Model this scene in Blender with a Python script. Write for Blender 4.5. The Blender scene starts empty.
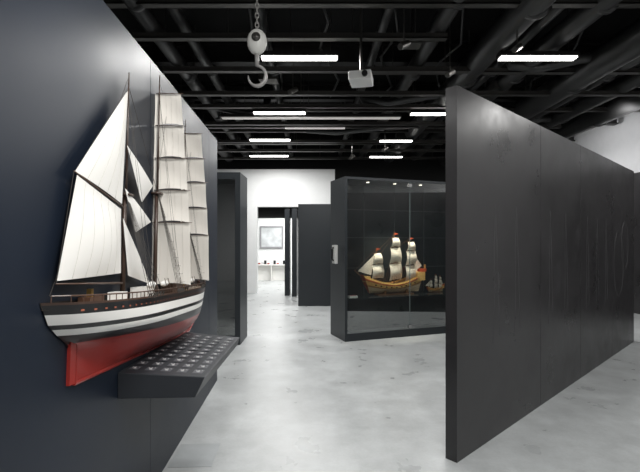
import bpy, math, random
from mathutils import Vector, Matrix
random.seed(4)
S=bpy.context.scene
F=430.0; H=1.55; HY=242.0
S.view_settings.view_transform='Standard'
try: S.view_settings.look='None'
except Exception: pass
col=S.collection

# ---------------- helpers
def mat(name,c,rough=0.5,metal=0.0,emit=None,es=0,noise=0.0,nscale=5,bump=0.0,spec=0.5,coat=0,rn=0.0):
    m=bpy.data.materials.new(name); m.use_nodes=True
    nt=m.node_tree; b=nt.nodes['Principled BSDF']
    b.inputs['Base Color'].default_value=(*c,1); b.inputs['Roughness'].default_value=rough
    b.inputs['Metallic'].default_value=metal
    b.inputs['Specular IOR Level'].default_value=spec
    b.inputs['Coat Weight'].default_value=coat
    if emit: 
        b.inputs['Emission Color'].default_value=(*emit,1); b.inputs['Emission Strength'].default_value=es
    if noise>0 or bump>0 or rn>0:
        tc=nt.nodes.new('ShaderNodeTexCoord'); n=nt.nodes.new('ShaderNodeTexNoise')
        n.inputs['Scale'].default_value=nscale; n.inputs['Detail'].default_value=6; n.inputs['Roughness'].default_value=.6
        nt.links.new(tc.outputs['Object'],n.inputs['Vector'])
        if noise>0:
            r=nt.nodes.new('ShaderNodeMapRange'); r.inputs[1].default_value=.3; r.inputs[2].default_value=.7
            r.inputs[3].default_value=1-noise; r.inputs[4].default_value=1+noise
            nt.links.new(n.outputs['Fac'],r.inputs[0])
            v=nt.nodes.new('ShaderNodeVectorMath'); v.operation='SCALE'; v.inputs[0].default_value=c
            nt.links.new(r.outputs[0],v.inputs['Scale']); nt.links.new(v.outputs[0],b.inputs['Base Color'])
        if rn>0:
            r=nt.nodes.new('ShaderNodeMapRange'); r.inputs[1].default_value=.3; r.inputs[2].default_value=.7
            r.inputs[3].default_value=rough-rn; r.inputs[4].default_value=rough+rn
            nt.links.new(n.outputs['Fac'],r.inputs[0]); nt.links.new(r.outputs[0],b.inputs['Roughness'])
        if bump>0:
            bp=nt.nodes.new('ShaderNodeBump'); bp.inputs['Strength'].default_value=bump; bp.inputs['Distance'].default_value=.01
            nt.links.new(n.outputs['Fac'],bp.inputs['Height']); nt.links.new(bp.outputs[0],b.inputs['Normal'])
    return m
def glassmat(name,tint=(0.95,0.98,0.97),refl=0.24):
    m=bpy.data.materials.new(name); m.use_nodes=True; nt=m.node_tree; nt.nodes.clear()
    o=nt.nodes.new('ShaderNodeOutputMaterial'); mx=nt.nodes.new('ShaderNodeMixShader')
    t=nt.nodes.new('ShaderNodeBsdfTransparent'); t.inputs[0].default_value=(*tint,1)
    g=nt.nodes.new('ShaderNodeBsdfGlossy'); g.inputs['Roughness'].default_value=0.01
    mx.inputs[0].default_value=refl
    nt.links.new(t.outputs[0],mx.inputs[1]); nt.links.new(g.outputs[0],mx.inputs[2]); nt.links.new(mx.outputs[0],o.inputs[0])
    return m
def floormat():
    m=bpy.data.materials.new('polished_concrete'); m.use_nodes=True; nt=m.node_tree; b=nt.nodes['Principled BSDF']
    tc=nt.nodes.new('ShaderNodeTexCoord')
    def nz(sc,det,dist=0):
        n=nt.nodes.new('ShaderNodeTexNoise'); n.inputs['Scale'].default_value=sc; n.inputs['Detail'].default_value=det; n.inputs['Roughness'].default_value=.58
        n.inputs['Distortion'].default_value=dist; nt.links.new(tc.outputs['Object'],n.inputs['Vector']); return n
    a=nz(.7,5); c=nz(2.6,8); d=nz(45,3); e=nz(9,6)
    def mr(n,lo,hi,a0=.22,a1=.78):
        r=nt.nodes.new('ShaderNodeMapRange'); r.inputs[1].default_value=a0; r.inputs[2].default_value=a1; r.inputs[3].default_value=lo; r.inputs[4].default_value=hi
        nt.links.new(n.outputs['Fac'],r.inputs[0]); return r
    def mul(x,y):
        q=nt.nodes.new('ShaderNodeMath'); q.operation='MULTIPLY'; nt.links.new(x.outputs[0],q.inputs[0]); nt.links.new(y.outputs[0],q.inputs[1]); return q
    f=mul(mul(mul(mr(a,.84,1.15),mr(c,.76,1.18)),mr(d,.94,1.06)),mr(e,.90,1.09))
    v=nt.nodes.new('ShaderNodeVectorMath'); v.operation='SCALE'; v.inputs[0].default_value=(.440,.458,.462)
    nt.links.new(f.outputs[0],v.inputs['Scale']); nt.links.new(v.outputs[0],b.inputs['Base Color'])
    nt.links.new(mr(c,.22,.42).outputs[0],b.inputs['Roughness']); b.inputs['Specular IOR Level'].default_value=.5
    return m

def mesh(name,verts,faces,mats,parent=None,smooth=False,fm=None,bevel=0):
    me=bpy.data.meshes.new(name); me.from_pydata([tuple(v) for v in verts],[],faces)
    if not isinstance(mats,(list,tuple)): mats=[mats]
    for m in mats: me.materials.append(m)
    if fm: 
        for p,i in zip(me.polygons,fm): p.material_index=i
    if smooth:
        for p in me.polygons: p.use_smooth=True
    me.update()
    o=bpy.data.objects.new(name,me); col.objects.link(o)
    if parent: o.parent=parent
    if bevel>0:
        b=o.modifiers.new('bevel','BEVEL'); b.width=bevel; b.segments=2
    return o
BF=[(0,3,2,1),(4,5,6,7),(0,1,5,4),(1,2,6,5),(2,3,7,6),(3,0,4,7)]
def boxv(x0,x1,y0,y1,z0,z1):
    return [(x0,y0,z0),(x1,y0,z0),(x1,y1,z0),(x0,y1,z0),(x0,y0,z1),(x1,y0,z1),(x1,y1,z1),(x0,y1,z1)]
def box(name,x0,x1,y0,y1,z0,z1,m,parent=None,bevel=0,M=None):
    v=boxv(x0,x1,y0,y1,z0,z1)
    if M is not None: v=[M@Vector(p) for p in v]
    return mesh(name,v,BF,m,parent,bevel=bevel)
def empty(name,loc=(0,0,0)):
    o=bpy.data.objects.new(name,None); o.empty_display_size=.1; col.objects.link(o); return o
class Geo:
    def __init__(s): s.v=[];s.f=[];s.m=[]
    def add(s,v,f,mi=0):
        n=len(s.v); s.v+= [Vector(p) for p in v]; s.f+=[tuple(i+n for i in q) for q in f]; s.m+=[mi]*len(f)
    def box(s,x0,x1,y0,y1,z0,z1,mi=0,M=None):
        v=boxv(x0,x1,y0,y1,z0,z1)
        if M is not None: v=[M@Vector(p) for p in v]
        s.add(v,BF,mi)
    def tube(s,a,b,r0,r1=None,n=8,mi=0,cap=True):
        a=Vector(a);b=Vector(b); r1=r0 if r1 is None else r1
        d=(b-a).normalized(); u=d.orthogonal().normalized(); w=d.cross(u)
        v=[];f=[]
        for p,r in((a,r0),(b,r1)):
            for i in range(n):
                t=2*math.pi*i/n; v.append(p+u*r*math.cos(t)+w*r*math.sin(t))
        for i in range(n): f.append((i,(i+1)%n,n+(i+1)%n,n+i))
        if cap: f.append(tuple(range(n-1,-1,-1))); f.append(tuple(range(n,2*n)))
        s.add(v,f,mi)
    def path(s,pts,r,n=8,mi=0):
        pts=[Vector(p) for p in pts]; rs=r if isinstance(r,(list,tuple)) else [r]*len(pts)
        v=[];f=[]; u=None
        for i,p in enumerate(pts):
            d=(pts[min(i+1,len(pts)-1)]-pts[max(i-1,0)]).normalized()
            u=d.orthogonal().normalized() if u is None else (u-d*u.dot(d)).normalized()
            w=d.cross(u)
            for k in range(n):
                t=2*math.pi*k/n; v.append(p+(u*math.cos(t)+w*math.sin(t))*rs[i])
        for i in range(len(pts)-1):
            for k in range(n): f.append((i*n+k,i*n+(k+1)%n,(i+1)*n+(k+1)%n,(i+1)*n+k))
        f.append(tuple(range(n-1,-1,-1))); f.append(tuple(range((len(pts)-1)*n,len(pts)*n)))
        s.add(v,f,mi)
    def sphere(s,c,r,mi=0,n=14,sc=(1,1,1)):
        v=[];f=[]; c=Vector(c); k=n//2
        for i in range(k+1):
            a=math.pi*i/k
            for j in range(n):
                b=2*math.pi*j/n; v.append(c+Vector((r*sc[0]*math.sin(a)*math.cos(b),r*sc[1]*math.sin(a)*math.sin(b),r*sc[2]*math.cos(a))))
        for i in range(k):
            for j in range(n): f.append((i*n+j,i*n+(j+1)%n,(i+1)*n+(j+1)%n,(i+1)*n+j))
        s.add(v,f,mi)
    def grid(s,P,nu,nv,mi=0):
        v=[P(i/nu,j/nv) for j in range(nv+1) for i in range(nu+1)]
        f=[(j*(nu+1)+i,j*(nu+1)+i+1,(j+1)*(nu+1)+i+1,(j+1)*(nu+1)+i) for j in range(nv) for i in range(nu)]
        s.add(v,f,mi)
    def out(s,name,mats,parent=None,smooth=False):
        return mesh(name,s.v,s.f,mats,parent,smooth,s.m)
def frame(ox,oy,dx,dy,oz=0):
    d=Vector((dx,dy,0)).normalized(); n=Vector((-d.y,d.x,0))
    return Matrix(((d.x,n.x,0,ox),(d.y,n.y,0,oy),(0,0,1,oz),(0,0,0,1)))

# ---------------- materials
M_floor=floormat()
M_navy=mat('navy_lacquer_wall',(0.0085,0.0130,0.0225),rough=.42,noise=.15,nscale=.8,spec=.24,rn=.05)
M_char=mat('charcoal_panel',(0.024,0.023,0.0245),rough=.33,noise=.12,nscale=2.2,spec=.46,rn=.08)
M_case=mat('case_dark_metal',(0.020,0.024,0.028),rough=.4,spec=.4)
M_case2=mat('case_interior_dark',(0.020,0.026,0.029),rough=.12,spec=.7)
M_white=mat('white_plaster',(0.80,0.81,0.81),rough=.8,noise=.02)
M_grey=mat('grey_plaster',(0.60,0.60,0.61),rough=.8,noise=.03)
M_black=mat('black_ceiling',(0.005,0.005,0.005),rough=.8,spec=.2)
M_duct=mat('dark_duct_metal',(0.055,0.055,0.055),rough=.36,metal=.6)
M_beam=mat('black_beam',(0.012,0.011,0.011),rough=.5)
M_cable=mat('ceiling_tray_metal',(0.09,0.086,0.08),rough=.4,metal=.6)
M_lamp=mat('lamp_tube',(1,1,1),emit=(1,.98,.94),es=9)
M_lamp2=mat('lamp_tube_dim',(1,1,1),emit=(1,.92,.84),es=.18)
M_glass=glassmat('case_glass')
M_chrome=mat('steel',(0.6,0.6,0.6),rough=.25,metal=1)
M_plastic=mat('white_plastic',(0.6,0.6,0.58),rough=.4)
M_wh=mat('ship_white_paint',(0.82,0.81,0.78),rough=.35)
M_bk=mat('ship_black_paint',(0.006,0.006,0.007),rough=.3)
M_rd=mat('ship_red_paint',(0.30,0.028,0.022),rough=.3,noise=.08,nscale=6)
M_wood=mat('varnished_wood',(0.07,0.035,0.022),rough=.4,noise=.2,nscale=20)
M_deck=mat('pale_deck_planks',(0.26,0.20,0.14),rough=.5,noise=.1,nscale=30)
M_rope=mat('rope',(0.05,0.045,0.04),rough=.8)
M_brass=mat('brass',(0.7,0.45,0.15),rough=.3,metal=1)
def cloth(name,c,bs=.12):
    m=mat(name,c,rough=.9,spec=.1); nt=m.node_tree; b=nt.nodes['Principled BSDF']
    tc=nt.nodes.new('ShaderNodeTexCoord'); n=nt.nodes.new('ShaderNodeTexNoise'); n.inputs['Scale'].default_value=7; n.inputs['Detail'].default_value=2
    bp=nt.nodes.new('ShaderNodeBump'); bp.inputs['Strength'].default_value=bs; bp.inputs['Distance'].default_value=.02
    nt.links.new(tc.outputs['Object'],n.inputs['Vector']); nt.links.new(n.outputs['Fac'],bp.inputs['Height']); nt.links.new(bp.outputs[0],b.inputs['Normal'])
    return m
M_sail=cloth('sailcloth_white',(0.74,0.73,0.70))
M_sail2=cloth('sailcloth_cream',(0.71,0.68,0.63))
M_seam=mat('sail_seam',(0.58,0.56,0.52),rough=.9)
M_tan=cloth('sailcloth_tan',(0.88,0.80,0.68))

# ---------------- room
box('floor',-7,7.2,-4,18,-.1,0,M_floor)
box('ceiling',-7,7.2,-4,18,4.6,4.7,M_black)
box('wall_right',7.0,7.2,-4,13,0,4.6,M_grey)
box('wall_left',-7.2,-7,-4,18,0,4.6,M_black)
box('wall_back',-7,7,-4.2,-4,0,4.6,M_grey)
g=Geo(); g.box(-7,-1.9,13,13.2,0,2.62); g.box(.45,7,13,13.2,0,4.6,1); g.box(-7,.45,13,13.2,2.62,3.75); g.box(-7,.45,12.98,13.2,3.75,4.6,1)
g.out('wall_front',[M_white,M_black])
box('wall_far',-7,7,17.5,17.7,0,4.6,M_white)
box('trim_lintel',-2.0,1.0,13.25,13.6,2.3,2.62,M_black)
box('ceiling_far',-6.9,6.9,13.6,17.5,2.9,3.0,M_white)
box('dark_cladding_panel',6.85,6.98,5.5,12.5,0,3.05,M_char)

# left display wall
DW=Vector((-0.0465,1,0)).normalized(); NW=Vector((DW.y,-DW.x,0))
def wallpt(Y,off=0):
    return Vector((-0.930-0.0465*Y,Y,0))+NW*off
p0=wallpt(-1.5); ML=frame(p0.x,p0.y,DW.x,DW.y)
Lw=6.33/DW.y
dw=empty('display_wall')
g=Geo(); 
seams=[0,1.2,2.55,4.18,5.9,Lw]
for a,b in zip(seams[:-1],seams[1:]): g.box(a+.002,b-.002,0,.16,0,2.69,0,ML)
g.box(0.01,Lw-.01,.01,.15,.005,2.68,1,ML)
g.out('panels',[M_navy,M_bk],dw)
g=Geo(); a0=wallpt(2.95,.02); MF=frame(a0.x,a0.y,DW.x,DW.y)
g.box(0,.34,-.30,0,0,.003,0,MF)
g.out('floor_box_cover',[mat('cover_plate',(.36,.38,.39),rough=.35,noise=.1,nscale=6)])

def plane_pt(px,py,off=0.0):
    k=(px-320)/F
    Y=(0.930-off)/(-k-0.0465); return Vector((k*Y,Y,H+(HY-py)/F*Y))

# ---------------- large ship half model
ship=empty('sailing_ship_model')
pit=math.radians(3.6)
st=wallpt(1.53); O=Vector((st.x,st.y,1.325))
U=DW*math.cos(pit)+Vector((0,0,-math.sin(pit))); UP=DW*math.sin(pit)+Vector((0,0,math.cos(pit)))
def W(l,b,h): 
    if h<0: h=h*(.86+.14*min(1,max(0,l)/2.38))
    return O+U*l+NW*b+UP*h
L=2.38;D=.385
def interp(x,xs,ys):
    for i in range(len(xs)-1):
        if x<=xs[i+1]:
            t=(x-xs[i])/(xs[i+1]-xs[i]); return ys[i]+t*(ys[i+1]-ys[i])
    return ys[-1]
BM=.215
def sheer(l): 
    q=(l/L-.45); return .03*q*q*2-.005
def hullpt(t,h):
    k=-h/D
    ls=interp(k,[0,.25,.45,.56,1],[0,.05,.14,.215,.25]); le=interp(k,[0,.5,.85,1],[L,L-.08,L-.17,L-.3])
    l=ls+t*(le-ls)
    f=interp(k,[0,.3,.5,.65,.8,.92,.97,1],[.96,1,.985,.90,.68,.34,.11,.05])
    a=interp(k,[0,.4,.55,1],[.24,.30,.5,.6]); p=interp(k,[0,.4,.55,1],[.45,.55,1.2,1.8])
    w=1
    if t<a: w=(1-(1-t/a)**2)**p if t>0 else 0
    c=interp(k,[0,1],[.62,.5])
    if t>c: w=(1-((t-c)/(1-c))**2.0)**interp(k,[0,.5,1],[.7,1,1.4])
    return l,max(.006,BM*w*f)
hs=[0.0,-.010,-.022,-.052,-.098,-.120,-.150,-.200,-.22,-.245,-.27,-.295,-.32,-.34,-.357,-.372,-.385]
mi=[3,0,0,1,0,1,0,2,2,2,2,2,2,2,2,2]
N=64; V=[];Fc=[];FM=[]
for r,h in enumerate(hs):
    for i in range(N+1):
        t=(i/N)
        l,b=hullpt(t,h); V.append(W(l,b,h+sheer(l)))
for r in range(len(hs)-1):
    for i in range(N):
        Fc.append((r*(N+1)+i,(r+1)*(N+1)+i,(r+1)*(N+1)+i+1,r*(N+1)+i+1)); FM.append(mi[r])
mesh('hull',V,Fc,[M_bk,M_wh,M_rd,M_wood],ship,True,FM)
g=Geo()
def dk(u,v):
    l,b=hullpt(u,-.022); return W(l,b*v*.97,-.03+sheer(l))
g.grid(dk,40,2); g.out('deck',[M_deck],ship)
g=Geo(); g.grid(lambda u,v:(lambda lb:W(lb[0],.003,-D*v+sheer(lb[0])))(hullpt(u,-D*v)),40,8); g.out('back_board',[M_bk],ship)
g=Geo()
for i in range(44):
    t=.03+i*.021; l,b=hullpt(t,-.036); l2,b2=hullpt(t+.005,-.036)
    P=W(l,b,-.036+sheer(l)); Q=W(l2,b2,-.036+sheer(l2)); d=(Q-P).normalized(); n=d.cross(UP).normalized()
    if n.dot(NW)<0:n=-n
    g.add([P+n*.002-UP*.0035,Q+n*.002-UP*.0035,Q+n*.002+UP*.0035,P+n*.002+UP*.0035],[(0,1,2,3)],0)
g.out('gunport_windows',[mat('port_red',(.30,.09,.05))],ship)
g=Geo()
prev=None
for i in range(60):
    t=.003+i/60*.99; l,b=hullpt(t,0); P=W(l,b*.985,sheer(l)); Q=P+UP*.024
    g.tube(P,Q,.0018,n=5)
    if prev: g.tube(prev,Q,.003,n=5)
    prev=Q
g.out('deck_railing',[M_wood],ship)
g=Geo()
kp=[W(.25,.006,-.20),W(.25,.006,-.388),W(1.2,.006,-.395),W(2.08,.006,-.388),W(2.22,.006,-.33),W(2.32,.006,-.2),W(2.40,.006,.02)]
g.path(kp,.009,6); 
g.box(.20,.243,0,.014,-.385,-.17,0,Matrix.Identity(4))
gv=g.v[-8:]; g.v=g.v[:-8]+[W(p.x,p.y,p.z) for p in gv]
g.out('keel_and_rudder',[M_rd],ship,False)
mo=.03
m1,m2,m3=.65,1.135,1.76
masts=[(m1,1.16),(m2,1.37),(m3,1.30)]
g=Geo()
for l,h in masts:
    g.tube(W(l,mo,-.04),W(l,mo,h*.45),.013,.010,10); g.tube(W(l+.012,mo,h*.42),W(l+.012,mo,h),.008,.003,8)
    g.box(-.03,.03,-.02,.04,-.006,.006,0,Matrix.Translation(W(l,mo,h*.44)))
g.tube(W(2.30,.02,.02),W(2.62,.02,.12),.012,.006,8)
g.out('masts',[mat('mast_dark_wood',(.05,.03,.022),rough=.4)],ship,True)
g=Geo()
def sq(mast,h0,h1,w0,w1):
    l=mast
    def P(u,v):
        w=w0+(w1-w0)*v
        lee=.026*math.sin(math.pi*v)*math.sin(math.pi*(.1+.8*u))
        return W(l+.02+lee-.02*(1-v)*u, mo-.030+(w+.022)*u-.003*math.sin(math.pi*v)*u, h0+(h1-h0)*v+.012*math.sin(math.pi*u)*(1-v)**3)
    return P
mainlv=[(.030,.42,.228,.212),(.421,.625,.212,.198),(.626,.83,.198,.180),(.831,1.04,.180,.164),(1.041,1.25,.164,.142)]
forelv=[(.040,.39,.210,.198),(.391,.60,.198,.184),(.601,.80,.184,.170),(.801,.99,.170,.150),(.991,1.19,.150,.13)]
sg=Geo()
for ml,lv in((m2,mainlv),(m3,forelv)):
    for a,b,w0,w1 in lv:
        P=sq(ml,a,b,w0,w1); sg.grid(P,12,10)
        for uu in(.2,.4,.6,.8): 
            sg.path([P(uu,j/8)-U*.002 for j in range(9)],.0007,4,1)
        g.tube(W(ml+.012,mo-.02,b+.001),W(ml+.012,mo+w1+.008,b+.001),.0030,.002,6)
so=sg.out('square_sails',[M_sail2,M_seam],ship,True)
def inv(px,py,off=.04): return plane_pt(px,py,off)
g.tube(inv(123,207),inv(74,171),.005,.003,6); g.tube(inv(122,283),inv(56,284),.006,.003,6)
g.out('yards_and_booms',[mat('spar_dark_wood',(.07,.04,.028),rough=.4)],ship,True)
sg=Geo()
def patch(c00,c10,c11,c01,bil,seams=0):
    c00,c10,c11,c01=[Vector(c) for c in (c00,c10,c11,c01)]
    def P(u,v):
        p=(c00*(1-u)+c10*u)*(1-v)+(c01*(1-u)+c11*u)*v
        return p+NW*bil*math.sin(math.pi*u)*math.sin(math.pi*min(v+.1,1))
    for i in range(1,seams): sg.path([P(i/seams,j/10)+NW*.001 for j in range(11)],.0007,4,1)
    return P
sg.grid(patch(inv(57,281),inv(121,273),inv(121,209),inv(77,175),.03,6),16,16)
sg.grid(patch(inv(75,171),inv(122,204),inv(128,91),inv(126,93),.022,5),16,16)
sg.grid(patch(inv(127,145,.05),inv(153,186,.05),inv(142,202,.05),inv(141,200,.05),.015),8,8)
sg.grid(patch(inv(125,188,.05),inv(151,222,.05),inv(136,232,.05),inv(135,231,.05),.015),8,8)
sg.grid(patch(inv(123,218,.05),inv(150,284,.05),inv(129,276,.05),inv(128,275,.05),.015),8,8)
so=sg.out('fore_and_aft_sails',[M_sail,M_seam],ship,True)
g=Geo()
for ml,h in masts:
    for k,dl in enumerate((-.13,-.10,-.07,-.04,-.01,.03,.08)):
        t=(ml+dl)/L; l,b=hullpt(t,0); g.tube(W(ml,mo,h*.46),W(ml+dl,b,.01),.0013,n=4)
        g.tube(W(l,b,-.012),W(l,b+.006,.012),.004,n=6)
    for dl in(-.12,-.05): 
        l,b=hullpt((ml+dl)/L,0); g.tube(W(ml+.01,mo,h*.9),W(ml+dl,b,.01),.0009,n=4)
    g.tube(W(ml-.02,mo,h*.44),W(ml+.0,mo+.05,h*.8),.001,n=4)
    for k in range(9):
        hh=.05+k*.05; q=1-hh/(h*.46); g.tube(W(ml-.12*q,BM*q+mo*.5,hh),W(ml+.08*q,BM*q+mo*.5,hh),.0008,n=4)
g.tube(W(m1,mo,1.1),W(m2,mo,.62),.0015,n=4); g.tube(W(m1,mo,.8),W(m2,mo,.35),.0015,n=4)
g.tube(W(m2,mo,1.33),W(m3,mo,.9),.0015,n=4); g.tube(W(m3,mo,1.25),W(2.6,.02,.12),.0015,n=4); g.tube(W(m1,mo,1.12),W(.03,.02,.03),.0012,n=4)
g.tube(W(m2,mo,1.0),W(m3,mo,.4),.0015,n=4)
g.tube(inv(74,171),inv(56,284),.0009,n=4); g.tube(inv(128,88),inv(75,171),.0009,n=4)
g.out('rigging',[M_rope],ship)
g=Geo()
Mx=Matrix((( U.x,NW.x,UP.x,O.x),(U.y,NW.y,UP.y,O.y),(U.z,NW.z,UP.z,O.z),(0,0,0,1)))
g.box(.25,.38,.01,.06,-.03,.012,0,Mx); g.box(.80,.98,.01,.08,-.03,.03,1,Mx); g.box(1.3,1.55,.01,.09,-.03,.035,0,Mx); g.box(.28,.30,.03,.05,.012,.045,2,Mx)
g.box(.48,.56,.03,.09,-.03,.02,1,Mx); g.box(1.60,1.66,.04,.10,-.03,.03,2,Mx)
for l in(.75,.97,1.37,1.6): 
    g.sphere(W(l,.14,.045),.05,1,sc=(.35,1,.35)); g.tube(W(l-.03,.17,0),W(l-.03,.15,.075),.002,n=5); g.tube(W(l+.03,.17,0),W(l+.03,.15,.075),.002,n=5)
g.out('deckhouses_and_boats',[M_wood,M_wh,M_brass],ship)

# ---------------- caption lectern
lec=empty('caption_shelf')
def LP(Y,off,z): 
    p=wallpt(Y,off); return Vector((p.x,p.y,z))
near,far=2.19,3.476; wd=.44
A=[LP(near,0,.885),LP(near,wd,.855),LP(far,wd,.775),LP(far,0,.825)]
B=[LP(near,0,.75),LP(near,wd-.05,.75),LP(far,wd-.02,.71),LP(far,0,.70)]
mesh('shelf_body',A+B,[(0,1,2,3),(7,6,5,4),(0,4,5,1),(1,5,6,2),(2,6,7,3),(3,7,4,0)],mat('shelf_metal',(.026,.029,.034),rough=.45,spec=.3),lec,bevel=.004)
g=Geo()
nrm=(A[1]-A[0]).cross(A[3]-A[0]).normalized()
for i in range(10):
    for j in range(5):
        u=.05+j*.19; v=.08+i*.09
        c=(A[0]*(1-u)+A[1]*u)*(1-v)+(A[3]*(1-u)+A[2]*u)*v
        d1=(A[1]-A[0]).normalized(); d2=(A[3]-A[0]).normalized()
        c=c+d1*.028
        q=[c-d1*.026-d2*.036,c+d1*.026-d2*.036,c+d1*.026+d2*.036,c-d1*.026+d2*.036]
        g.add([p+nrm*.0015 for p in q],[(0,1,2,3)],0)
        g.tube(c-d2*.008,c-d2*.008+nrm*.006,.009,n=12,mi=1)
        for e in(-.016,.0,.016): 
            p=c+d2*.02+d1*e; g.tube(p,p+nrm*.003,.003,n=6,mi=1)
g.out('caption_tiles',[mat('caption_tile',(.085,.09,.10),rough=.4),mat('button_grey',(.42,.42,.42),rough=.4)],lec)

# ---------------- right partition
part=empty('partition_panel')
d=Vector((0.73,0.684,0)).normalized(); MP=frame(.961,3.016,d.x,d.y)
Lp=5.38; g=Geo(); ss=[0,1.55,2.75,4.1,Lp]
for a,b in zip(ss[:-1],ss[1:]): g.box(a+(.003 if a else 0),b-.003,0,.09,0.0,2.65,0,MP)
g.box(.01,Lp-.01,.012,.08,.002,2.645,1,MP)
g.out('panels',[M_char,M_bk],part)
g=Geo()
def ln(pts,r=.004):
    for a,b in zip(pts[:-1],pts[1:]):
        g.tube(MP@Vector((a[0],-.0002,a[1])),MP@Vector((b[0],-.0002,b[1])),r,n=4)
for x in (.55,.95,1.75,2.2,2.95,3.35,3.75):
    ln([(x,.75),(x+.03,1.1),(x+.02,1.5),(x+.05,1.85)],.0026); ln([(x+.12,.8),(x+.10,1.2),(x+.05,1.85)],.0026)
for cx,cz,r in((4.45,1.25,.33),(4.8,1.5,.25)):
    ln([(cx+r*math.cos(t/8*math.pi)*.8,cz+r*math.sin(t/8*math.pi)*1.4) for t in range(17)],.003)
g.out('reflection_strokes',[mat('reflection_line',(.055,.054,.057),rough=.5)],part)  # lighter strokes stand in for ghost reflections on the satin panel

# ---------------- central glass case
case=empty('glass_display_case')
dx=Vector((1,.36,0)).normalized(); MC=frame(.388,6.67,dx.x,dx.y)
WC=3.0; DC=.62; HC=2.57
g=Geo(); g.box(0,WC,0,DC,0,.12,0,MC); g.box(0,WC,0,DC,HC-.04,HC,0,MC); g.box(0,.04,0,DC,.12,HC-.04,0,MC); g.box(WC-.05,WC,0,DC,.12,HC-.04,0,MC)
g.out('case_frame',[M_case],case)
g=Geo(); g.box(.04,WC-.05,DC-.04,DC,.12,HC-.04,0,MC); g.box(.04,WC-.05,.04,DC-.04,.63,.66,0,MC); g.box(.04,WC-.05,.2,DC-.04,.12,.63,0,MC)
for x in (.6,1.2,1.8,2.4): g.box(x-.006,x+.006,DC-.05,DC-.04,.66,HC-.04,1,MC)
for z in (1.1,1.62,2.1): g.box(.04,WC-.05,DC-.05,DC-.04,z,z+.01,1,MC)
g.out('case_back_and_plinth',[M_case2,mat('back_grid',(.05,.06,.065),rough=.4)],case)  # second material: slightly lighter grid strips across the back
g=Geo(); xs=[.04,1.16,2.1,WC-.05]
for a,b in zip(xs[:-1],xs[1:]): g.box(a+.004,b-.004,.004,.012,.12,HC-.04,0,MC)
g.out('glass_doors',[M_glass],case)
g=Geo()
for x in xs[1:-1]:
    g.box(x-.004,x+.004,.003,.013,.12,HC-.04,2,MC); g.box(x-.03,x+.03,-.010,.016,HC-.12,HC-.07,0,MC); g.box(x-.03,x+.03,-.010,.016,.14,.19,0,MC)
g.out('door_locks',[M_chrome,M_case,mat('glass_edge',(.16,.20,.20),rough=.2)],case)
g=Geo()
for x in(.5,1.0,1.5,2.2): g.tube(MC@Vector((x,.22,HC-.04)),MC@Vector((x,.22,HC-.05)),.025,n=14)
g.out('case_lamp',[mat('case_led',(1,1,1),emit=(1,.9,.75),es=3)],case)
g=Geo(); g.box(.10,.24,.05,.12,.665,.70,0,MC); g.box(.12,.22,.07,.11,.70,.705,1,MC); g.out('case_label',[M_wh,M_rd],case)
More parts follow.
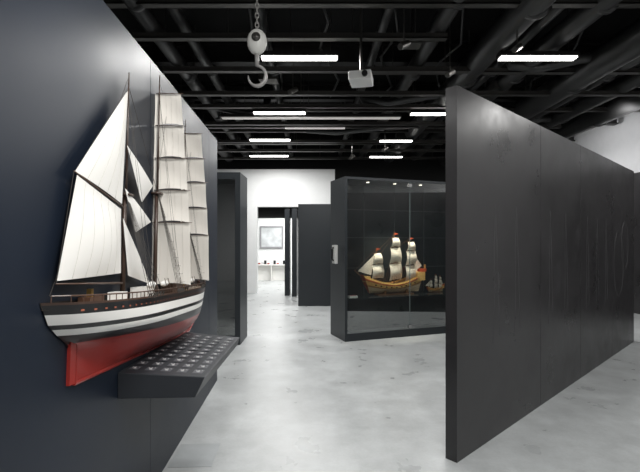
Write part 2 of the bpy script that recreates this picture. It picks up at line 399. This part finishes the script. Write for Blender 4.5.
def galleon(name,M,s=1.0):
    e=empty(name); LL=1.08*s
    prof=lambda t:(.14+.12*abs(t-.45)**1.6*4*(1.0 if t<.45 else 1.05))*s
    n=24;k=8;V=[];Fc=[];fm=[]
    def hw(t,q): return .13*s*(math.sin(math.pi*min(1,.12+t*.88))**.55)*(math.sin(q*math.pi/2)**.6)*(1-.25*max(0,q-.6))
    def hp(t,q,side): 
        return Vector(((t-.5)*LL*(.78+.22*q),side*max(hw(t,q),.004),.03*s+q*prof(t)))
    for r in range(k+1):
        for side in(-1,1):
            for i in range(n+1): V.append(M@hp(i/n,r/k,side))
    for r in range(k):
        for sdd in range(2):
            for i in range(n):
                a=(r*2+sdd)*(n+1)+i; b=((r+1)*2+sdd)*(n+1)+i; Fc.append((a,a+1,b+1,b)); fm.append([1,1,1,0,3,0,2,3][r])
    for r in range(k):
        for i in (0,n):
            a=(r*2)*(n+1)+i; b=(r*2+1)*(n+1)+i; Fc.append((a,b,b+2*(n+1),a+2*(n+1))); fm.append(2)
    for i in range(n):
        a=((k-1)*2)*(n+1)+i; b=((k-1)*2+1)*(n+1)+i; Fc.append((a,a+1,b+1,b)); fm.append(0)
    hull_m=[mat('g_oak',(.42,.20,.07),rough=.5),mat('g_bottom',(.72,.56,.38)),mat('g_red',(.60,.09,.03)),mat('g_gold',(.85,.52,.17)),mat('g_port',(.03,.01,.01))]
    mesh('hull',V,Fc,hull_m,e,False,fm)
    g=Geo(); sg=Geo()
    # wales, gun ports and cannon on both sides
    for side in(-1,1):
        for q in(.5,.66,.87): g.path([M@(hp(i/20,q,side)+Vector((0,side*.003*s,0))) for i in range(21)],.0045*s,5,1)
        for i in range(9):
            c=hp(.14+i*.085,.58,side); g.box(c.x-.012*s,c.x+.012*s,c.y-.006*s,c.y+.006*s,c.z-.010*s,c.z+.010*s,2,M)
            g.tube(M@c,M@(c+Vector((0,side*.025*s,0))),.004*s,n=6,mi=2)
    ms=[(-.30,.70),(0.0,.93),(.27,.86)]
    for x,h in ms:
        g.tube(M@Vector((x*s,0,.1*s)),M@Vector((x*s,0,h*s)),.011*s,.005*s)
        tall=h>.75
        lv=[(.21,.46,.135,.13),(.465,.70,.128,.108),(.705,.85,.10,.07)] if tall else [(.24,.45,.125,.115),(.455,.62,.108,.075)]
        for a,b,w0,w1 in lv:
            f=h/.93 if tall else 1
            a*=f;b*=f
            def P(u,v):
                w=w0+(w1-w0)*v; uu=(u-.5)*2
                bel=math.sin(math.pi*v)*math.cos(uu*1.2)
                return M@Vector((x*s+(.01+.030*bel+uu*w*1.0)*s,(uu*w*.42-.05*bel-.02)*s,(a+(b-a)*v+.015*(1-v)**3*math.cos(uu*1.5))*s))
            sg.grid(P,10,8)
            g.tube(M@Vector(((x-w1*1.0)*s,-w1*.45*s-.02*s,b*s)),M@Vector(((x+w1*1.05)*s,w1*.45*s-.02*s,b*s)),.004*s,n=6)
        for z0 in ((.46,.71) if tall else (.46,)):
            g.tube(M@Vector((x*s,0,z0*h/.93*s)),M@Vector((x*s,0,(z0+.025)*h/.93*s)),.022*s,.028*s,10)
        for dxx in(-.10,-.06,-.02,.03,.07,.11):
            for sd_ in(-1,1): g.tube(M@Vector((x*s,0,h*.7*s)),M@Vector(((x+dxx)*s,sd_*.11*s,.20*s)),.0018*s,n=4)
        for dxx in(-.05,.05):
            for sd_ in(-1,1): g.tube(M@Vector((x*s,0,h*.97*s)),M@Vector(((x+dxx)*s,sd_*.03*s,h*.7*s)),.0015*s,n=4)
        for i in range(6):
            q=i/7; zz_=.24*s+q*(h*.7-.2)*s
            for sd_ in(-1,1): g.tube(M@Vector(((x-.10*(1-q))*s,sd_*.11*(1-q)*s,zz_)),M@Vector(((x+.11*(1-q))*s,sd_*.11*(1-q)*s,zz_)),.001*s,n=4)
    g.tube(M@Vector((-.5*s,0,.24*s)),M@Vector((-.66*s,0,.38*s)),.010*s,.005*s)
    for a,b in(((-.30,.68),(-.65,.37)),((0,.9),(-.30,.64)),((.27,.84),(0,.66)),((.27,.80),(.52,.38)),((0,.88),(-.5,.3)),((-.30,.5),(-.6,.33))): g.tube(M@Vector((a[0]*s,0,a[1]*s)),M@Vector((b[0]*s,0,b[1]*s)),.002*s,n=4)
    for x,h in ms: sg.add([M@Vector((x*s,0,h*s)),M@Vector(((x+.08)*s,.01,(h-.018)*s)),M@Vector((x*s,0,(h-.04)*s))],[(0,1,2)],1)
    sg.add([M@Vector((-.33*s,0,.60*s)),M@Vector((-.60*s,0,.36*s)),M@Vector((-.40*s,-.03*s,.30*s))],[(0,1,2)],0)
    sg.add([M@Vector((.33*s,0,.62*s)),M@Vector((.50*s,.02*s,.42*s)),M@Vector((.36*s,-.02*s,.34*s))],[(0,1,2)],0)
    g.box(-.2*s,-.17*s,-.07*s,.07*s,0,.08*s,0,M); g.box(.17*s,.2*s,-.07*s,.07*s,0,.08*s,0,M); g.box(-.3*s,.3*s,-.08*s,.08*s,0,.015*s,0,M)
    g.box(.36*s,.50*s,-.07*s,.07*s,.20*s,.33*s,1,M); g.box(.43*s,.53*s,-.06*s,.06*s,.33*s,.38*s,3,M)
    g.box(-.50*s,-.42*s,-.05*s,.05*s,.20*s,.28*s,1,M)
    g.tube(M@Vector((.54*s,0,.38*s)),M@Vector((.54*s,0,.44*s)),.014*s,n=8,mi=1)
    g.out('masts_and_rigging',[mat('g_spar',(.20,.09,.035)),hull_m[3],hull_m[4],hull_m[2]],e); sg.out('sails',[M_tan,hull_m[2]],e,True)
    return e
MG=MC@Matrix.Translation((1.05,.33,.661))
galleon('galleon_model',MG,1.13)
MG2=MC@Matrix.Translation((1.90,.36,.661)); galleon('galleon_model.001',MG2,.34)

# ---------------- left glass case
c2=empty('glass_display_case')
M2=Matrix.Translation((-2.9,6.47,0))
g=Geo(); W2=1.70; D2=.62
g.box(0,W2,0,D2,0,.14,0,M2); g.box(0,W2,0,D2,2.5,2.6,0,M2); g.box(W2-.08,W2,0,D2,.14,2.5,0,M2); g.box(0,.08,0,D2,.14,2.5,0,M2)
g.out('case_frame',[M_case],c2)
g=Geo(); g.box(.08,W2-.08,D2-.04,D2,.14,2.5,0,M2); g.box(.08,W2-.08,.05,D2-.04,.7,.73,0,M2); g.out('case_back',[M_case2],c2)
g=Geo(); g.box(.08,W2-.08,.004,.012,.14,2.5,0,M2); g.out('glass_doors',[M_glass],c2)
ph=empty('wall_telephone')
g=Geo(); g.box(-.05,-.001,.30,.42,1.20,1.50,0,MC); g.out('phone_body',[M_plastic],ph)
g=Geo(); g.path([MC@Vector(p) for p in((-.06,.33,1.25),(-.085,.33,1.27),(-.085,.33,1.44),(-.06,.33,1.46))],.016,8); g.box(-.055,-.05,.38,.41,1.25,1.45,0,MC)
g.out('handset',[M_bk],ph)

# ---------------- far dark partitions
box('dark_display_pillar',-.53,.30,10.4,11.0,0,2.47,M_case,bevel=.005)
box('dark_door_panel',-1.02,-.88,12.4,12.95,0,2.50,M_case,bevel=.004)
box('dark_door_panel',-.80,-.66,12.2,12.95,0,2.50,M_case,bevel=.004)
def farx(px,Y): return (px-320)/F*Y
def farz(py,Y): return H+(HY-py)/F*Y
pf=empty('framed_picture')
x0,x1=farx(260,17.4),farx(283,17.4); z0,z1=farz(248,17.4),farz(226,17.4)
g=Geo(); 
g.box(x0,x1,17.42,17.5,z0,z0+.05); g.box(x0,x1,17.42,17.5,z1-.05,z1); g.box(x0,x0+.05,17.42,17.5,z0+.05,z1-.05); g.box(x1-.05,x1,17.42,17.5,z0+.05,z1-.05)
g.out('frame',[mat('frame_grey',(.22,.22,.23))],pf)
box('picture',x0+.05,x1-.05,17.45,17.48,z0+.05,z1-.05,mat('picture_art',(.45,.47,.48),noise=.3,nscale=2.5),pf)
sh=empty('wall_shelf')
x0,x1=farx(257,17.4),farx(287,17.4)
g=Geo(); g.box(x0,x1,17.15,17.5,.62,.66); g.box(x0,x1,17.40,17.5,.0,.62); 
for i in range(3): xx=x0+(x1-x0)*i/2.05; g.box(xx,xx+.03,17.15,17.5,0,.62)
g.out('shelves',[M_wh],sh)
g=Geo()
for i in range(9):
    x=x0+.06+i*.125; g.box(x,x+.09,17.22,17.34,.66,.66+.05+.05*(i%3),(i*2)%3)
g.out('exhibits',[M_rd,M_bk,M_grey],sh)

# ---------------- ceiling services
g=Geo()
for y in (1.2,3.2,4.9,6.6,8.3,10,11.7): 
    g.box(-6.9,6.9,y-.08,y+.08,4.28,4.31); g.box(-6.9,6.9,y-.012,y+.012,4.31,4.57); g.box(-6.9,6.9,y-.08,y+.08,4.56,4.6)
g.out('ceiling_beams',[M_beam])
cs=empty('ceiling_services')
g=Geo()
for x,z,r in((1.55,4.12,.10),(2.35,4.08,.17),(2.75,4.15,.07),(3.1,4.1,.13),(4.0,4.02,.2),(4.5,4.1,.10),(5.0,4.05,.13),(5.7,4.05,.2),(.9,4.18,.06),(-.55,4.15,.06),(-2.4,4.08,.15),(-1.5,4.15,.07),(-1.85,4.1,.1)):
    g.tube((x,-1,z),(x-.3,12.8,z),r,n=20)
    for y in range(0,12,2): g.tube((x-.022*y,y+.5,z),(x-.022*y,y+.56,z),r+.015,n=20)
    for y in (1,5,9): g.tube((x-.022*y,y,z),(x-.022*y,y,4.6),.01,n=6)
# branch ducts, elbows and flexible hoses
for x,y,dx_ in((2.3,7.3,-1.6),(3.95,5.8,-1.3),(2.2,9.3,-2.6),(4.9,8.7,-1.5),(-2.3,7.9,1.3)):
    g.path([(x,y,4.08),(x+dx_*.3,y+.05,4.05),(x+dx_*.7,y+.2,3.98),(x+dx_*.95,y+.3,4.05),(x+dx_,y+.32,4.3)],.07,12)
for i in range(7):
    x=-1+.9*i; g.path([(x,4.2+.3*i,4.4),(x+.2,4.9+.3*i,4.22),(x+.1,5.8+.3*i,4.3),(x+.4,6.6+.3*i,4.15),(x+.3,8+.3*i,4.35)],.018,6)
g.out('ventilation_ducts',[M_duct],cs,True)
g=Geo()
for y,z,x0,x1 in((4.5,4.02,-2.5,6),(5.1,3.95,-2.2,1.5),(6.05,3.94,-2.2,2.2),(6.2,3.98,.5,6),(6.9,3.9,-3,6),(7.55,3.9,-3,2.6),(8.0,3.98,-1,6),(8.5,3.86,-3,4),(8.95,3.92,-3,5),(9.6,4.0,-3,5),(10.1,3.88,-3,5),(10.5,3.93,-3,3),(11.0,3.86,-3,5),(11.4,3.95,-4,4),(12.2,3.9,-4,4),(3.9,4.05,1.6,6),(2.9,4.05,-4,2.1)):
    g.box(x0,x1,y-.05,y+.05,z,z+.012); g.box(x0,x1,y-.05,y-.04,z,z+.06); g.box(x0,x1,y+.04,y+.05,z,z+.06)
    for i in range(5):
        x=x0+(x1-x0)*(i+.5)/5; g.tube((x,y,z+.01),(x,y,4.6),.006,n=6)
for x,y,z in((1.2,5.6,4.1),(-.8,6.7,4.05),(2.9,6.9,4.0),(.5,8.6,4.0),(3.8,7.6,4.0),(-1.4,9.2,4.0),(1.9,10,3.95)):
    g.box(x-.14,x+.14,y-.1,y+.1,z,z+.12); g.tube((x,y,z+.1),(x,y,4.6),.01,n=6)
g.out('cable_trays',[M_cable],cs)
lights=[(262,337,58,1),(500,575,58,1),(254,305,113,1),(411,446,114,1),(222,400,118,0),(250,290,140,1),(380,412,141,1),(250,288,156,1),(370,402,157,1),(285,345,128,0)]
for a,b,py,br in lights:
    z=3.85; Y=(z-H)*F/(HY-py); xa,xb=farx(a,Y),farx(b,Y)
    e=empty('linear_ceiling_light')
    box('housing',xa-.02,xb+.02,Y-.07,Y+.07,z+.004,z+.06,M_beam,e)
    box('tube',xa,xb,Y-.055,Y+.055,z-.012,z+.004,M_lamp if br else M_lamp2,e)
    for x in(xa+.08,xb-.08):
        g=Geo(); g.tube((x,Y,z+.05),(x,Y,4.6),.005,n=6); g.out('hanger',[M_cable],e)
sp=[(404,47,4.6),(517,50,4.8),(293,92,6.4),(450,75,5.5),(385,150,9),(352,158,10)]
for px,py,Y in sp:
    e=empty('ceiling_spotlight'); x=farx(px,Y); z=farz(py,Y)
    g=Geo(); g.tube((x,Y,z+.06),(x,Y,4.6),.008,n=6); g.tube((x-.05,Y-.05,z-.02),(x+.05,Y+.04,z+.06),.035,n=14); g.out('spot_body',[M_cable],e)
pj=empty('ceiling_projector'); Y=5.0; x=farx(361,Y); z=farz(79,Y)
R=Matrix.Translation((x,Y,z))@Matrix.Rotation(math.radians(-12),4,'Z')
box('body',-.13,.13,-.15,.15,-.05,.05,mat('projector_white',(.9,.9,.88),rough=.4),pj,.012,R)
g=Geo(); g.tube(R@Vector((.06,-.145,0)),R@Vector((.06,-.18,0)),.033,n=16,mi=0); g.tube(R@Vector((0,0,.05)),R@Vector((0,0,4.6-z)),.015,n=8,mi=1); g.box(-.08,.08,-.08,.08,.055,.07,1,R)
g.out('lens_and_mount',[M_bk,M_cable],pj)
hk=empty('crane_hook'); Y=3.5; x=farx(257,Y); k=Y/F
zz=lambda py:farz(py,Y)
g=Geo()
g.sphere((x,Y,zz(42)),10*k,0,20,(1,.7,1.3))
g.tube((x-.0,Y-.065,zz(40)),(x,Y+.065,zz(40)),.035,n=14,mi=1)
g.tube((x,Y,zz(54)),(x,Y,zz(66)),.020,.015,10,2)
g.path([(x+math.sin(a)*.072,Y,zz(76)+math.cos(a)*.082) for a in [i*.28 for i in range(0,18)]],[.013]*6+[.017]*6+[.014,.012,.010,.009,.007,.004],8,2)
g.out('hook_block',[mat('hook_block_paint',(.72,.72,.68),rough=.4),M_cable,mat('hook_steel',(.40,.39,.38),rough=.4,metal=.3)],hk,True)
g=Geo()
z=zz(30)
i=0
while z<4.55:
    pts=[]
    for t in range(13):
        a=t/12*2*math.pi; u=.014*math.cos(a); w=.026*math.sin(a)
        pts.append((x+(u if i%2 else 0),Y+(0 if i%2 else u),z+w))
    g.path(pts,.005,5); z+=.04; i+=1
g.out('chain',[mat('chain_steel',(.4,.39,.37),rough=.4,metal=.4)],hk,True)

# ---------------- lights
def area(name,loc,sx,sy,p,c=(1,.99,.97),rot=(0,0,0)):
    l=bpy.data.lights.new(name,'AREA'); l.shape='RECTANGLE'; l.size=sx; l.size_y=sy; l.energy=p; l.color=c
    o=bpy.data.objects.new(name,l); o.location=loc; o.rotation_euler=rot; col.objects.link(o); return o
for i,(x,y,p) in enumerate([(.3,-1.5,75),(.3,1.2,85),(-.25,5.38,70),(2.7,5.38,70),(3.2,1.5,58),(.2,7.7,60),(-3,9,45),(3,8.8,55),(0,10.3,54),(-1.2,11.8,65),(4.8,10.5,55),(5.5,5,55),(-3.5,2,35)]):
    area('ceiling_lamp_light',(x,y,3.82),1.2,.3,p)
area('far_room_light',(-1,15.5,2.85),2.5,2.5,200)
area('far_room_light',(3,15.5,2.85),2.5,2.5,60)
def spot(name,loc,tgt,p,ang=50,c=(1,.97,.93),r=.08):
    l=bpy.data.lights.new(name,'SPOT'); l.energy=p; l.spot_size=math.radians(ang); l.spot_blend=.6; l.shadow_soft_size=r; l.color=c
    o=bpy.data.objects.new(name,l); o.location=loc; o.rotation_euler=(Vector(tgt)-Vector(loc)).to_track_quat('-Z','Y').to_euler(); col.objects.link(o)
spot('added_sail_spot',(1.2,.3,3.8),(-.95,2.4,1.6),190,48,r=.12)  # unseen spot added to brighten the sails from the front
spot('added_wall_fill',(5.2,7.5,3.7),(7,8,3.7),80,130,(1,1,1),.1)  # two unseen spots added to lift the upper right wall
spot('added_wall_fill',(5.2,10,3.7),(7,10,3.7),70,130,(1,1,1),.1)
gp=MG@Vector((0,0,.35)); spot('case_spot_light',MC@Vector((.5,.1,HC-.12)),gp,120,50,(1,.90,.76),.03)
spot('case_spot_light',MC@Vector((1.5,.1,HC-.12)),gp,110,50,(1,.90,.76),.03)
w=bpy.data.worlds.new('world'); S.world=w; w.use_nodes=True; w.node_tree.nodes['Background'].inputs[0].default_value=(.02,.02,.022,1)
c=bpy.data.cameras.new('camera'); c.sensor_width=36; c.lens=36*F/640; c.shift_y=6/640; c.clip_start=.05
o=bpy.data.objects.new('camera',c); o.location=(0,0,H); o.rotation_euler=(math.pi/2,0,0); col.objects.link(o); S.camera=o
